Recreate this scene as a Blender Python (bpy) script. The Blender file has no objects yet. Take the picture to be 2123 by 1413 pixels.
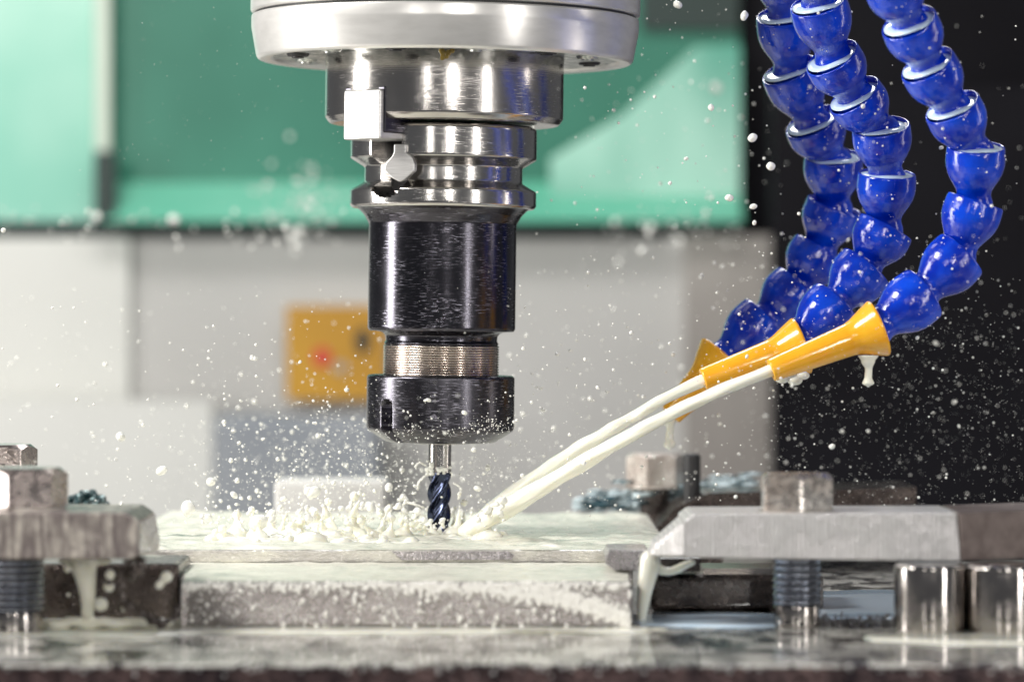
import bpy, bmesh, math, random
from mathutils import Vector, Matrix, noise as mn
R = random.Random(7)
PI = math.pi
C = bpy.context.scene.collection
sc = bpy.context.scene
sc.unit_settings.scale_length = 0.0163          # one unit is 16.3 mm (the holder flange is 63 mm across)

# ------------------------------------------------------------------ camera, world, lamps, exposure
D = 71.0; HY = 650.0
def P(px, py, d):
    k = (D + d) / D
    return Vector(((px - 1061.5) / 100 * k, d, (HY - py) / 100 * k))
def K(d): return (D + d) / D

cam = bpy.data.cameras.new('camera'); camo = bpy.data.objects.new('camera', cam); C.objects.link(camo)
camo.location = (0, -D, 0); camo.rotation_euler = (PI / 2, 0, 0)
cam.sensor_width = 36; cam.lens = 36 * D / 21.23
cam.shift_y = -(706.5 - HY) / 2123
cam.clip_start = 1; cam.clip_end = 600
cam.dof.use_dof = True; cam.dof.focus_distance = D - 2.3
cam.dof.aperture_fstop = cam.lens * 1e-3 / .86
sc.camera = camo

w = bpy.data.worlds.new('World'); sc.world = w; w.use_nodes = True
bg = w.node_tree.nodes['Background']; bg.inputs[0].default_value = (.92, .95, 1, 1); bg.inputs[1].default_value = 0.13

def area(name, loc, target, sx, sy, power, col=(1, 1, 1), spread=180):
    l = bpy.data.lights.new(name, 'AREA'); l.shape = 'RECTANGLE'; l.size = sx; l.size_y = sy
    l.energy = power; l.color = col; l.spread = math.radians(spread)
    o = bpy.data.objects.new(name, l); C.objects.link(o); o.location = loc
    o.rotation_euler = (Vector(target) - Vector(loc)).to_track_quat('-Z', 'Y').to_euler()
    return o
def strip(name, az, dist, z0, z1, wd, power, col=(1, 1, 1)):
    a = math.radians(az)
    x = -1.45 + math.sin(a) * dist; y = -math.cos(a) * dist
    return area(name, (x, y, (z0 + z1) / 2), (-1.45, 0, (z0 + z1) / 2), wd, z1 - z0, power, col)
AX = Vector((-1.459, 0, 0))
strip('lamp_left_wide', -84, 34, -11, 17, 7.5, 13500, (1, .975, .93))
strip('lamp_front_high', 9, 84, 5.5, 26, 3.4, 11500, (1, .97, .92))
strip('lamp_front_thin', -15, 80, 4, 24, 2.2, 3200, (1, .97, .92))
strip('lamp_right_thin', 41, 46, -8, 20, 1.7, 4200, (1, .97, .93))
strip('lamp_right_side', 85, 40, -8, 18, 1.3, 1500, (1, .93, .86))
area('lamp_top_key', (-35, -19, 29), (-1, -2, -3), 16, 12, 25000, (1, .975, .93))
area('lamp_back_top', (4, 22, 26), (0, -3, -5), 22, 5, 7000, (.96, .98, 1))
area('lamp_wall', (-8, 27, 33), (-3, 60, -3), 38, 9, 9400, (1, .99, .96))
area('lamp_wall_left', (-38, 36, 2), (-22, 60, 6), 8, 16, 2600, (1, .99, .96))

sc.view_settings.view_transform = 'Standard'; sc.view_settings.look = 'None'
sc.view_settings.exposure = 0.0; sc.view_settings.gamma = 1
sc.view_settings.use_curve_mapping = False
sc.cycles.max_bounces = 8; sc.cycles.sample_clamp_indirect = 6; sc.cycles.use_denoising = True
sc.cycles.caustics_reflective = False; sc.cycles.caustics_refractive = False

# ------------------------------------------------------------------ object helpers
def obj(name, bm, mat, parent=None, smooth=30, loc=None):
    me = bpy.data.meshes.new(name)
    if isinstance(bm, bmesh.types.BMesh):
        bm.normal_update(); bm.to_mesh(me); bm.free()
    else: me = bm
    if smooth is not None:
        for p in me.polygons: p.use_smooth = True
        if smooth < 180: me.set_sharp_from_angle(angle=math.radians(smooth))
    if mat is not None and not me.materials: me.materials.append(mat)
    o = bpy.data.objects.new(name, me); C.objects.link(o)
    if parent: o.parent = parent
    if loc is not None: o.location = loc
    return o
def tag(o, label, cat=None, group=None, kind=None):
    o['label'] = label
    if cat: o['category'] = cat
    if group: o['group'] = group
    if kind: o['kind'] = kind
    return o
def empty(name, loc, label, cat, group=None, rot=(0, 0, 0)):
    o = bpy.data.objects.new(name, None); C.objects.link(o); o.location = loc; o.rotation_euler = rot
    o.empty_display_size = .3
    return tag(o, label, cat, group)
def bevel(o, wd=.03, seg=2, ang=30):
    m = o.modifiers.new('bevel', 'BEVEL'); m.width = wd; m.segments = seg; m.limit_method = 'ANGLE'; m.angle_limit = math.radians(ang)
    return o
def rnd(pts, rad=.03, n=3):
    """round the corners of a profile"""
    out = [pts[0]]
    for i in range(1, len(pts) - 1):
        a, b, c = Vector(pts[i - 1]), Vector(pts[i]), Vector(pts[i + 1])
        d1, d2 = a - b, c - b
        r = min(rad, d1.length * .45, d2.length * .45)
        p, q = b + d1.normalized() * r, b + d2.normalized() * r
        for k in range(n + 1):
            t = k / n
            out.append(tuple((1 - t) ** 2 * p + 2 * t * (1 - t) * b + t * t * q))
    out.append(pts[-1]); return out
def dense(pts, step):
    out = [pts[0]]
    for a, b in zip(pts, pts[1:]):
        L = math.hypot(b[0] - a[0], b[1] - a[1]); n = max(1, int(L / step))
        for k in range(1, n + 1):
            t = k / n; out.append((a[0] + (b[0] - a[0]) * t, a[1] + (b[1] - a[1]) * t))
    return out
def lathe(prof, seg=96, rf=None, zf=None):
    bm = bmesh.new(); rings = []
    for r, z in prof:
        if r < 1e-5: rings.append([bm.verts.new((0, 0, z))]); continue
        ring = []
        for i in range(seg):
            t = 2 * PI * i / seg
            rr = rf(t, r, z) if rf else r
            zz = zf(t, r, z) if zf else z
            ring.append(bm.verts.new((rr * math.sin(t), -rr * math.cos(t), zz)))
        rings.append(ring)
    for a, b in zip(rings, rings[1:]):
        for i in range(seg):
            j = (i + 1) % seg
            if len(a) == 1 and len(b) == 1: continue
            if len(a) == 1: bm.faces.new((a[0], b[j], b[i]))
            elif len(b) == 1: bm.faces.new((a[i], a[j], b[0]))
            else: bm.faces.new((a[i], a[j], b[j], b[i]))
    bmesh.ops.recalc_face_normals(bm, faces=bm.faces)
    return bm
def prism(poly, y0, y1):
    """polygon of (x,z) points extruded in y; y0/y1 numbers or per-vertex lists"""
    bm = bmesh.new(); n = len(poly)
    ya = y0 if isinstance(y0, (list, tuple)) else [y0] * n
    yb = y1 if isinstance(y1, (list, tuple)) else [y1] * n
    a = [bm.verts.new((p[0], ya[i], p[1])) for i, p in enumerate(poly)]
    b = [bm.verts.new((p[0], yb[i], p[1])) for i, p in enumerate(poly)]
    bm.faces.new(a); bm.faces.new(list(reversed(b)))
    for i in range(n): bm.faces.new((a[i], b[i], b[(i + 1) % n], a[(i + 1) % n]))
    bmesh.ops.recalc_face_normals(bm, faces=bm.faces); return bm
def box(x0, x1, y0, y1, z0, z1): return prism([(x0, z0), (x1, z0), (x1, z1), (x0, z1)], y0, y1)
def tube(pts, radii, seg=16, wob=0, flat=None, bm=None, seed=0):
    """swept tube through points with a radius at each"""
    own = bm is None
    if own: bm = bmesh.new()
    n = len(pts); rings = []; up = Vector((0, 1, .1)).normalized()
    for i in range(n):
        t = (pts[min(i + 1, n - 1)] - pts[max(i - 1, 0)]).normalized()
        s = t.cross(up)
        s = s.normalized() if s.length > 1e-4 else Vector((1, 0, 0))
        u = s.cross(t).normalized(); ring = []
        for k in range(seg):
            a = 2 * PI * k / seg; r = radii[i]
            if wob: r *= 1 + wob * (mn.noise(Vector((math.cos(a) * .9 + seed, math.sin(a) * .9, i * .12 + seed))) + .6 * mn.noise(Vector((math.cos(a) * 2.6, math.sin(a) * 2.6 + seed, i * .10))))
            fl = flat[i] if flat else 1
            ring.append(bm.verts.new(pts[i] + s * (math.cos(a) * r) + u * (math.sin(a) * r * fl)))
        rings.append(ring)
    for a, b in zip(rings, rings[1:]):
        for k in range(seg): bm.faces.new((a[k], a[(k + 1) % seg], b[(k + 1) % seg], b[k]))
    bm.faces.new(rings[0]); bm.faces.new(list(reversed(rings[-1])))
    if own: bmesh.ops.recalc_face_normals(bm, faces=bm.faces)
    return bm
def spline(ctrl, n):
    """Catmull-Rom through vectors"""
    c = [ctrl[0] * 2 - ctrl[1]] + list(ctrl) + [ctrl[-1] * 2 - ctrl[-2]]; out = []
    for s in range(len(ctrl) - 1):
        p0, p1, p2, p3 = c[s:s + 4]
        for k in range(n):
            t = k / n
            out.append(.5 * ((2 * p1) + (p2 - p0) * t + (2 * p0 - 5 * p1 + 4 * p2 - p3) * t * t + (3 * p1 - p0 - 3 * p2 + p3) * t ** 3))
    out.append(ctrl[-1]); return out
def ball(bm, c, r, sub=2, sc_=(1, 1, 1)):
    m = Matrix.Translation(c) @ Matrix.Diagonal((sc_[0], sc_[1], sc_[2], 1))
    bmesh.ops.create_icosphere(bm, subdivisions=sub, radius=r, matrix=m)
def hexhead(w, h, ang, cham=.14):
    """hex bolt head, flats w apart, chamfered top"""
    a = w / 2
    def hr(t):
        u = (t - ang) % (PI / 3) - PI / 6
        return a / math.cos(u)
    bm = bmesh.new(); N = 96
    rows = [(0, 0, 1), (1, .0, 0), (1, .5, 0), (1, 1, 0)]
    bot = [bm.verts.new((hr(2 * PI * i / N) * math.sin(2 * PI * i / N), -hr(2 * PI * i / N) * math.cos(2 * PI * i / N), 0)) for i in range(N)]
    top = []; inn = []
    for i in range(N):
        t = 2 * PI * i / N; r = hr(t); z = h - max(0, r - a * .93) * .75 - .01
        top.append(bm.verts.new((r * math.sin(t), -r * math.cos(t), z)))
        inn.append(bm.verts.new((a * .92 * math.sin(t), -a * .92 * math.cos(t), h)))
    bm.faces.new(bot); bm.faces.new(inn)
    for i in range(N):
        j = (i + 1) % N
        bm.faces.new((bot[i], bot[j], top[j], top[i])); bm.faces.new((top[i], top[j], inn[j], inn[i]))
    bmesh.ops.recalc_face_normals(bm, faces=bm.faces); return bm
def thread(r, z0, z1, pitch, depth):
    prof = []; n = max(2, int((z1 - z0) / pitch)); s = (z1 - z0) / n
    for i in range(n):
        z = z0 + i * s
        prof += [(r - depth, z + s * .05), (r - depth * .1, z + s * .4), (r, z + s * .5), (r - depth * .1, z + s * .6)]
    prof.append((r - depth, z1))
    prof = [(0, z0)] + prof + [(0, z1)]
    return lathe(prof, 72, zf=lambda t, rr, z: z + (s * (t / (2 * PI)) * .999 if .01 < z - z0 < z1 - z0 - s * 1.01 else 0) * 0)

# ------------------------------------------------------------------ materials
class NT:
    def __init__(s, name):
        s.m = bpy.data.materials.new(name); s.m.use_nodes = True; s.t = s.m.node_tree
        s.b = s.t.nodes['Principled BSDF']; s.co = None
    def n(s, ty, **kw):
        x = s.t.nodes.new(ty)
        for k, v in kw.items(): setattr(x, k, v)
        return x
    def l(s, a, b): s.t.links.new(a, b)
    def coords(s, scale=(1, 1, 1), rot=(0, 0, 0)):
        if s.co is None: s.co = s.n('ShaderNodeTexCoord').outputs['Object']
        m = s.n('ShaderNodeMapping'); m.inputs['Scale'].default_value = scale; m.inputs['Rotation'].default_value = rot
        s.l(s.co, m.inputs[0]); return m.outputs[0]
    def noise(s, sc_, scale=(1, 1, 1), det=3, rough=.5, rot=(0, 0, 0), dist=0):
        x = s.n('ShaderNodeTexNoise'); x.inputs['Scale'].default_value = sc_; x.inputs['Detail'].default_value = det
        x.inputs['Roughness'].default_value = rough; x.inputs['Distortion'].default_value = dist
        s.l(s.coords(scale, rot), x.inputs['Vector']); return x.outputs['Fac']
    def ramp(s, src, a, b, va=0., vb=1.):
        x = s.n('ShaderNodeMapRange'); x.inputs[1].default_value = a; x.inputs[2].default_value = b
        x.inputs[3].default_value = va; x.inputs[4].default_value = vb
        s.l(src, x.inputs[0]); return x.outputs[0]
    def mixc(s, f, a, b):
        x = s.n('ShaderNodeMix', data_type='RGBA')
        for i, v in ((6, a), (7, b)):
            if isinstance(v, tuple): x.inputs[i].default_value = (*v, 1)
            else: s.l(v, x.inputs[i])
        s.l(f, x.inputs[0]); return x.outputs[2]
    def math(s, op, a, b=None):
        x = s.n('ShaderNodeMath', operation=op)
        for i, v in ((0, a), (1, b)):
            if v is None: continue
            if isinstance(v, (int, float)): x.inputs[i].default_value = v
            else: s.l(v, x.inputs[i])
        return x.outputs[0]
    def bump(s, h, strength=.3, dist=.02, prev=None):
        x = s.n('ShaderNodeBump'); x.inputs['Strength'].default_value = strength; x.inputs['Distance'].default_value = dist
        s.l(h, x.inputs['Height'])
        if prev is not None: s.l(prev, x.inputs['Normal'])
        s.l(x.outputs[0], s.b.inputs['Normal']); return x.outputs[0]
    def set(s, **kw):
        names = dict(col='Base Color', metal='Metallic', rough='Roughness', coat='Coat Weight', spec='Specular IOR Level', sss='Subsurface Weight', trans='Transmission Weight', aniso='Anisotropic', ior='IOR', coatr='Coat Roughness')
        for k, v in kw.items():
            i = s.b.inputs[names[k]]
            if isinstance(v, tuple): i.default_value = (*v, 1)
            elif isinstance(v, (int, float)): i.default_value = v
            else: s.l(v, i)
        return s
def turned(name, col, rough, scr=.5, dark=False, ring=.15):
    """lathe-turned metal: fine rings, short circumferential scratches"""
    q = NT(name)
    f = q.noise(1, (.4, .4, 38), 3, .6)
    co = q.n('ShaderNodeSeparateXYZ'); q.l(q.co, co.inputs[0])
    an = q.math('ARCTAN2', co.outputs[0], q.math('MULTIPLY', co.outputs[1], -1))
    cb = q.n('ShaderNodeCombineXYZ'); q.l(q.math('MULTIPLY', an, 6.5), cb.inputs[0]); q.l(q.math('MULTIPLY', co.outputs[2], 75), cb.inputs[2])
    sn = q.n('ShaderNodeTexNoise'); sn.inputs['Scale'].default_value = 1; sn.inputs['Detail'].default_value = 1; q.l(cb.outputs[0], sn.inputs['Vector'])
    m = q.math('MULTIPLY', q.ramp(sn.outputs['Fac'], .60, .68), q.ramp(q.noise(1.5, det=3), .36, .56))
    blot = q.noise(1.1, (1, 1, 1), 4, .6)
    c2 = tuple(min(1, c * (9 if dark else 1.35)) for c in col)
    base = q.mixc(q.math('MULTIPLY', m, scr), col, c2)
    base = q.mixc(q.ramp(blot, .35, .7, 0, .35), base, tuple(c * .6 for c in col))
    q.set(col=base, metal=1, rough=q.math('ADD', q.ramp(blot, .3, .7, rough * .8, rough * 1.25), q.math('MULTIPLY', m, .12)))
    b = q.bump(f, ring, .01)
    q.bump(m, .35 * scr, .008, b)
    return q.m
M = {}
M['nose'] = turned('ground_steel', (.50, .475, .455), .17, .35)
M['flange'] = turned('bright_flange_steel', (.56, .54, .52), .15, .3)
M['oxide'] = turned('black_oxide_steel', (.075, .072, .085), .19, .5, True)
M['nutm'] = turned('worn_black_nut', (.085, .082, .095), .24, .5, True)
M['threadm'] = turned('bronze_toned_thread', (.68, .60, .54), .2, .1, ring=.03)
q = NT('satin_aluminium'); q.set(col=q.mixc(q.ramp(q.noise(2, (1, 1, 3), 4), .4, .7), (.80, .785, .76), (.72, .705, .68)), metal=.6, rough=.28)
q.bump(q.noise(1, (.5, .5, 40), 2), .06, .01); M['alu'] = q.m
q = NT('grimy_underside'); q.set(col=q.mixc(q.ramp(q.noise(3.5, det=5, rough=.7), .45, .6), (.30, .33, .31), (.75, .76, .72)), metal=.8, rough=.3)
q.bump(q.noise(5, det=5), .6, .04); M['under'] = q.m
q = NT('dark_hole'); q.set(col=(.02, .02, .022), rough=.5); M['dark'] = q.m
q = NT('ground_key_steel'); q.set(col=q.mixc(q.ramp(q.noise(1, (2, 2, 50)), .4, .7), (.52, .51, .50), (.66, .65, .64)), metal=.75, rough=.38); M['key'] = q.m
q = NT('amber_oil'); q.set(col=(.62, .42, .06), rough=.08, trans=.5, coat=1); M['oil'] = q.m
q = NT('coated_carbide'); q.set(col=(.05, .06, .10), metal=.95, rough=.22); M['carbide'] = q.m
q = NT('milky_coolant'); q.set(col=(.87, .86, .76), rough=.12, sss=.5, coat=.4)
q.b.inputs['Subsurface Radius'].default_value = (.25, .22, .15); q.b.inputs['Subsurface Scale'].default_value = .4; M['cool'] = q.m
q = NT('milky_droplet'); q.set(col=(.88, .875, .82), rough=.12, coat=.2); M['drop'] = q.m
q = NT('clear_wet_bead'); q.set(col=(.93, .91, .87), metal=.0, rough=.1, coat=.5); M['bead'] = q.m
q = NT('blue_plastic')
q.set(col=q.mixc(q.ramp(q.noise(1.6, det=3), .4, .7), (.001, .024, .42), (.003, .070, .72)), rough=q.ramp(q.noise(4, det=4), .35, .65, .05, .15), coat=.35, coatr=.05, spec=.5)
q.bump(q.noise(7, det=4, rough=.6), .35, .04); M['blue'] = q.m
q = NT('pooled_coolant_on_blue'); q.set(col=(.66, .82, .97), rough=.12, coat=.4); M['pool'] = q.m
q = NT('yellow_plastic'); q.set(col=q.mixc(q.ramp(q.noise(2, det=3), .3, .7), (.93, .40, .012), (.97, .50, .03)), rough=.2, sss=.15, coat=.5)
q.b.inputs['Subsurface Radius'].default_value = (.3, .15, .03); q.b.inputs['Subsurface Scale'].default_value = .4
q.bump(q.noise(5, det=3), .12, .03); M['yellow'] = q.m
# wet blocks
def wetmetal(name, col, c2, sc_=9, bumpd=.05, rough=.22, st=.8, metal=.9, stretch=(1, 1, 1)):
    q = NT(name)
    n1 = q.noise(sc_, stretch, 4, .65); n2 = q.noise(1.2, (1, 1, 1.5), 4, .6)
    q.set(col=q.mixc(q.ramp(n2, .4, .68), col, c2), metal=metal, rough=q.ramp(n1, .35, .7, rough * .5, rough * 1.6), coat=.5, coatr=.06)
    b = q.bump(n1, st, bumpd); q.bump(q.noise(sc_ * 4, stretch, 2), st * .4, bumpd * .3, b); return q.m
M['block'] = wetmetal('wet_cast_aluminium', (.46, .42, .415), (.62, .58, .57), 26, .07, .26, 1)
M['edge'] = wetmetal('cut_edge_metal', (.58, .55, .52), (.80, .78, .70), 12, .05, .25, .8, stretch=(.35, 1, 1), metal=.3)
M['shim'] = wetmetal('rough_grey_steel', (.30, .28, .29), (.45, .42, .42), 16, .07, .28, 1)
M['boltm'] = wetmetal('stained_bolt_steel', (.44, .38, .34), (.70, .66, .60), 5, .04, .4, .6, metal=.35)
M['boltleft'] = wetmetal('wet_brown_bolt_steel', (.34, .285, .27), (.50, .44, .41), 5, .03, .26, .35, metal=.9)
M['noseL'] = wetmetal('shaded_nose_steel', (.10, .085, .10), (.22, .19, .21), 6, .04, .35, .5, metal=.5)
M['boltdark'] = wetmetal('brown_stained_steel', (.20, .155, .14), (.42, .36, .33), 6, .05, .3, .6)
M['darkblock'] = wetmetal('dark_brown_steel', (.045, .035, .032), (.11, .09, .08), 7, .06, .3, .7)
M['chromem'] = wetmetal('polished_riser_steel', (.40, .37, .35), (.46, .43, .41), 3, .015, .14, .25, metal=1)
M['bolt_thread'] = wetmetal('wet_thread_steel', (.20, .22, .27), (.33, .36, .42), 5, .03, .2, .4)
q = NT('milled_clamp_steel')
wv = q.n('ShaderNodeTexWave'); wv.inputs['Scale'].default_value = 3.9; wv.inputs['Distortion'].default_value = 1.6; wv.inputs['Detail'].default_value = 2; wv.inputs['Detail Scale'].default_value = 1.5
q.l(q.coords((1, .02, .12), (0, math.radians(6), 0)), wv.inputs['Vector'])
n1 = q.noise(2.2, (1, 1, 1), 5, .65); n3 = q.noise(22, det=3)
q.set(col=q.mixc(q.ramp(n1, .38, .66), (.50, .485, .485), (.70, .685, .68)), metal=.5, rough=q.ramp(n3, .3, .7, .28, .5))
ln = q.math('MULTIPLY', wv.outputs['Fac'], q.ramp(n1, .35, .55, .3, 1))
q.set(col=q.mixc(q.math('MULTIPLY', ln, .45), q.mixc(q.ramp(n1, .38, .66), (.64, .62, .62), (.82, .81, .80)), (.24, .23, .23)))
b = q.bump(ln, .6, .04); q.bump(n3, .5, .02, b); M['clamp'] = q.m
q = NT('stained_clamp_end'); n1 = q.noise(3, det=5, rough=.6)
q.set(col=q.mixc(q.ramp(n1, .4, .65), (.17, .135, .125), (.25, .205, .19)), metal=.5, rough=.42); q.bump(n1, .4, .04); M['clampend'] = q.m  # end face in shade: its darkness is put into this brown
q = NT('streaked_clamp_steel'); n1 = q.noise(1, (7, 3, .8), 4, .6); n2 = q.noise(3, det=5)
q.set(col=q.mixc(q.math('MULTIPLY', q.ramp(n1, .42, .62), q.ramp(n2, .3, .6)), (.21, .175, .17), (.74, .68, .60)), metal=.35, rough=.35); q.bump(n2, .6, .05); M['clampL'] = q.m
# table top: dark wet steel partly flooded with milky coolant
q = NT('flooded_steel'); n1 = q.noise(1.5, (.9, .8, 1), 6, .66, dist=.6); n2 = q.noise(6, det=4)
mk = q.ramp(n1, .45, .52)
q.set(col=q.mixc(mk, (.11, .10, .115), (.84, .82, .76)), metal=q.math('SUBTRACT', 1, q.math('MULTIPLY', mk, .9)), rough=q.ramp(n2, .3, .7, .05, .2), coat=.6, coatr=.05)
b = q.bump(n1, .6, .12); q.bump(n2, .5, .05, b); M['table'] = q.m
q = NT('table_front_steel'); n1 = q.noise(1, (2.5, 1, .35), 4, .6); n2 = q.noise(7, det=4)
q.set(col=q.mixc(q.ramp(n1, .35, .7), (.03, .022, .026), (.16, .105, .10)), metal=.8, rough=.3); b = q.bump(n2, .9, .1); M['tablefront'] = q.m
q = NT('coolant_film'); n1 = q.noise(.55, (.45, 1.5, 1), 6, .65, dist=.5); n2 = q.noise(4, (.35, 1.4, 1), 5, .6)
mk = q.ramp(n1, .26, .42)
q.set(col=q.mixc(mk, (.58, .56, .52), (.84, .83, .72)), metal=q.math('MULTIPLY', q.math('SUBTRACT', 1, mk), .7), rough=q.ramp(n2, .3, .7, .16, .4), coat=.15, coatr=.15)
b = q.bump(n1, .4, .07); q.bump(n2, .4, .04, b); M['film'] = q.m
def paint(name, c1, c2, rough=.35, metal=0):
    q = NT(name); q.set(col=q.mixc(q.ramp(q.noise(.12, det=3), .35, .65), c1, c2), rough=rough, metal=metal); return q.m
M['green'] = paint('green_paint', (.012, .165, .105), (.035, .23, .155), .4)
M['greenlight'] = paint('pale_green_sheet', (.16, .60, .42), (.24, .68, .50), .3)
M['greenwhite'] = paint('pale_mint_sheet', (.42, .75, .61), (.20, .58, .44), .3)
q = NT('mint_glare_paint'); q.set(col=q.mixc(q.ramp(q.noise(.13, (1.4, 1, .6), 2, .4), .40, .62), (.42, .76, .62), (.07, .38, .27)), rough=.35); M['guard'] = q.m
M['grey'] = paint('light_grey_paint', (.56, .55, .53), (.64, .63, .61), .5)
M['greyw'] = paint('warm_white_paint', (.74, .74, .70), (.78, .78, .74), .5)
M['greyb'] = paint('blue_grey_paint', (.29, .315, .35), (.37, .39, .42), .5)
M['greyc'] = paint('brown_grey_paint', (.33, .30, .28), (.45, .42, .39), .5)
M['black'] = paint('black_panel', (.006, .0055, .008), (.010, .0095, .013), .6); M['black'].node_tree.nodes['Principled BSDF'].inputs['Specular IOR Level'].default_value = .12
M['gap'] = paint('dark_gap_rubber', (.02, .04, .035), (.03, .05, .045), .6)
M['cream'] = paint('cream_strip', (.62, .70, .60), (.66, .76, .64), .4)
M['signy'] = paint('yellow_enamel', (.66, .35, .03), (.50, .25, .02), .45)
M['signr'] = paint('red_print', (.72, .06, .05), (.6, .04, .04), .5)
M['signk'] = paint('black_print', (.03, .03, .02), (.04, .04, .03), .5)
q = NT('teal_swarf'); n1 = q.noise(1.6, (.5, 1, 1.6), 5, .65)
q.set(col=q.mixc(q.ramp(n1, .44, .56), (.012, .06, .08), (.70, .82, .86)), rough=.25, metal=.1); q.bump(n1, 1, .2); M['teal'] = q.m

# ------------------------------------------------------------------ the setting: table and machine interior
TZ = -5.68; YF = -15.5
t = tag(obj('machine_table', box(-26, 26, YF, 20, TZ - .05, TZ), M['table'], smooth=None), 'wet steel table flooded with milky coolant', kind='structure')
bevel(t, .02, 2)
tag(obj('table_front', box(-26, 26, YF + .02, 19.9, TZ - 6, TZ - .053), M['tablefront'], smooth=None), 'dark front edge of the steel table', kind='structure')
WD = 60
def wp(x0, y0, x1, y1, d, th=.6):
    a, b = P(x0, y0, d), P(x1, y1, d)
    return box(a.x, b.x, d, d + th, b.z, a.z)
# upper green part of the enclosure
g = empty('green_enclosure_panel', P(800, 465, WD), 'dark green painted enclosure panel behind the spindle with pale lower lip', 'panel')
def part(name, bm, mat, par, **k):
    o = obj(name, bm, mat, par, **k); o.matrix_parent_inverse = Matrix.Translation(-par.location); return o
part('sheet', wp(228, -500, 1532, 380, WD), M['green'], g, smooth=None)
a, b = P(228, 378, WD), P(1532, 462, WD)
part('lower_lip', prism([(a.x, b.z), (b.x, b.z), (b.x, a.z), (a.x, a.z)], [WD - 2.2, WD - 2.2, WD - .02, WD - .02], WD + .5), M['greenlight'], g, smooth=None)  # light caught by the sloped lip is put into a paler green
g2 = empty('door_panel', P(100, 465, WD), 'pale mint green door panel with cream edge strip at the far left', 'panel')
part('sheet', wp(-500, -500, 196, 458, WD - 1), M['greenwhite'], g2, smooth=None)
part('edge_strip', wp(197, -500, 227, 312, WD - 1.2), M['cream'], g2, smooth=None)
part('latch', wp(196, 320, 238, 460, WD - 2, .9), M['gap'], g2, smooth=None)
# added sheet: reflected light on the green panel painted in paler green
a = [P(1140, 462, WD), P(1532, 462, WD), P(1532, 95, WD), P(1440, 100, WD), P(1290, 240, WD), P(1140, 330, WD)]
tag(obj('angled_glare', prism([(p.x, p.z) for p in a], WD - .3, WD - .8), M['guard'], smooth=None), 'pale green angled guard plate between spindle and blue hoses', 'guard')
tag(obj('dark_recess', wp(1330, -500, 1531, 60, WD - .5, .4), M['gap'], smooth=None), 'dark sheet painted for the shade above the pale green guard', 'recess')  # dark sheet added, shade at the panel's upper corner put into its colour
tag(obj('seal_strip', wp(-500, 464, 1536, 492, WD - .4), M['gap'], smooth=None), 'long black rubber strip between green panel and grey cover', 'strip')
lc = empty('grey_cover', P(700, 1150, WD), 'light grey sheet metal way cover behind the spindle', 'cover')
part('left_sheet', wp(-500, 493, 268, 1500, WD - .5, .45), M['greyw'], lc, smooth=None)
part('middle_sheet', wp(269, 493, 1420, 1500, WD), M['grey'], lc, smooth=None)
part('right_sheet', wp(1421, 487, 1600, 1500, WD - .6), M['greyc'], lc, smooth=None)
tag(obj('motor_box', wp(440, 858, 790, 1150, WD - 4, 3.4), M['greyb'], smooth=None), 'blue grey box low behind the end mill', 'box')
bevel(bpy.data.objects['motor_box'], .4, 3)
tag(obj('bright_cover', wp(-500, 830, 440, 1500, WD - 3.5, 1.5), M['greyw'], smooth=None), 'warm white low cover behind the left clamp', 'cover')
tag(obj('black_enclosure_wall', wp(1533, -700, 2700, 1500, WD + .8, .6), M['black'], smooth=None), 'black enclosure wall behind the blue hoses', 'wall')
tag(obj('black_sliding_panel', wp(1601, 180, 2700, 1500, WD - 6, .6), M['black'], smooth=None), 'black sliding panel low on the right', 'panel')
# warning sign
sg = empty('warning_sign', P(690, 828, WD - 1), 'yellow warning sign with red dot and black mark on the grey cover', 'sign')
part('plate', wp(594, 634, 800, 828, WD - 1, .12), M['signy'], sg, smooth=None)
def disc(px, py, rx, rz, d):
    c = P(px, py, d); bm = bmesh.new(); vs = [bm.verts.new((c.x + rx * K(d) / 100 * math.cos(a), d, c.z + rz * K(d) / 100 * math.sin(a))) for a in [2 * PI * i / 24 for i in range(24)]]
    f = bm.faces.new(vs); r = bmesh.ops.extrude_face_region(bm, geom=[f]); bmesh.ops.translate(bm, verts=[v for v in r['geom'] if isinstance(v, bmesh.types.BMVert)], vec=(0, .05, 0)); bmesh.ops.recalc_face_normals(bm, faces=bm.faces); return bm
part('red_dot', disc(668, 740, 19, 20, WD - 1.06), M['signr'], sg)
part('black_mark', disc(752, 706, 16, 27, WD - 1.06), M['signk'], sg)
part('black_mark', disc(706, 762, 14, 12, WD - 1.06), M['greyc'], sg)

# ------------------------------------------------------------------ spindle
TILT = (0, .0130, 0)
def onaxis(z): return AX + Vector((z * .0130, 0, z))
Z0 = 3.9
sp = empty('spindle', onaxis(Z0), 'silver round spindle head with ground steel nose pointing down', 'spindle', rot=TILT)
def L(pr, z0=Z0): return [(r, z - z0) for r, z in pr]
obj('housing', lathe(rnd(L([(3.0, 6.16), (3.99, 6.16), (4.03, 6.2), (4.03, 9.5), (0, 9.5)]), .03), 160), M['alu'], sp)
obj('cover_ring', lathe(rnd(L([(2.5, 5.36), (3.55, 5.30), (3.62, 5.22), (3.84, 5.20), (3.90, 5.26), (4.01, 5.86), (4.01, 6.1), (3.96, 6.12), (2.5, 6.12)]), .03), 160), M['alu'], sp)
obj('seam_ring', lathe(L([(2.6, 6.115), (3.93, 6.115), (3.93, 6.165), (2.6, 6.165)]), 128), M['dark'], sp)
def wobr(t, r, z): return r
def wz(t, r, z): return z + .03 * mn.noise(Vector((math.sin(t) * r * 1.6, math.cos(t) * r * 1.6, 0)))
obj('face_plate', lathe(dense(L([(2.48, 5.30), (3.60, 5.28)]), .08), 200, zf=wz), M['under'], sp)
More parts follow.
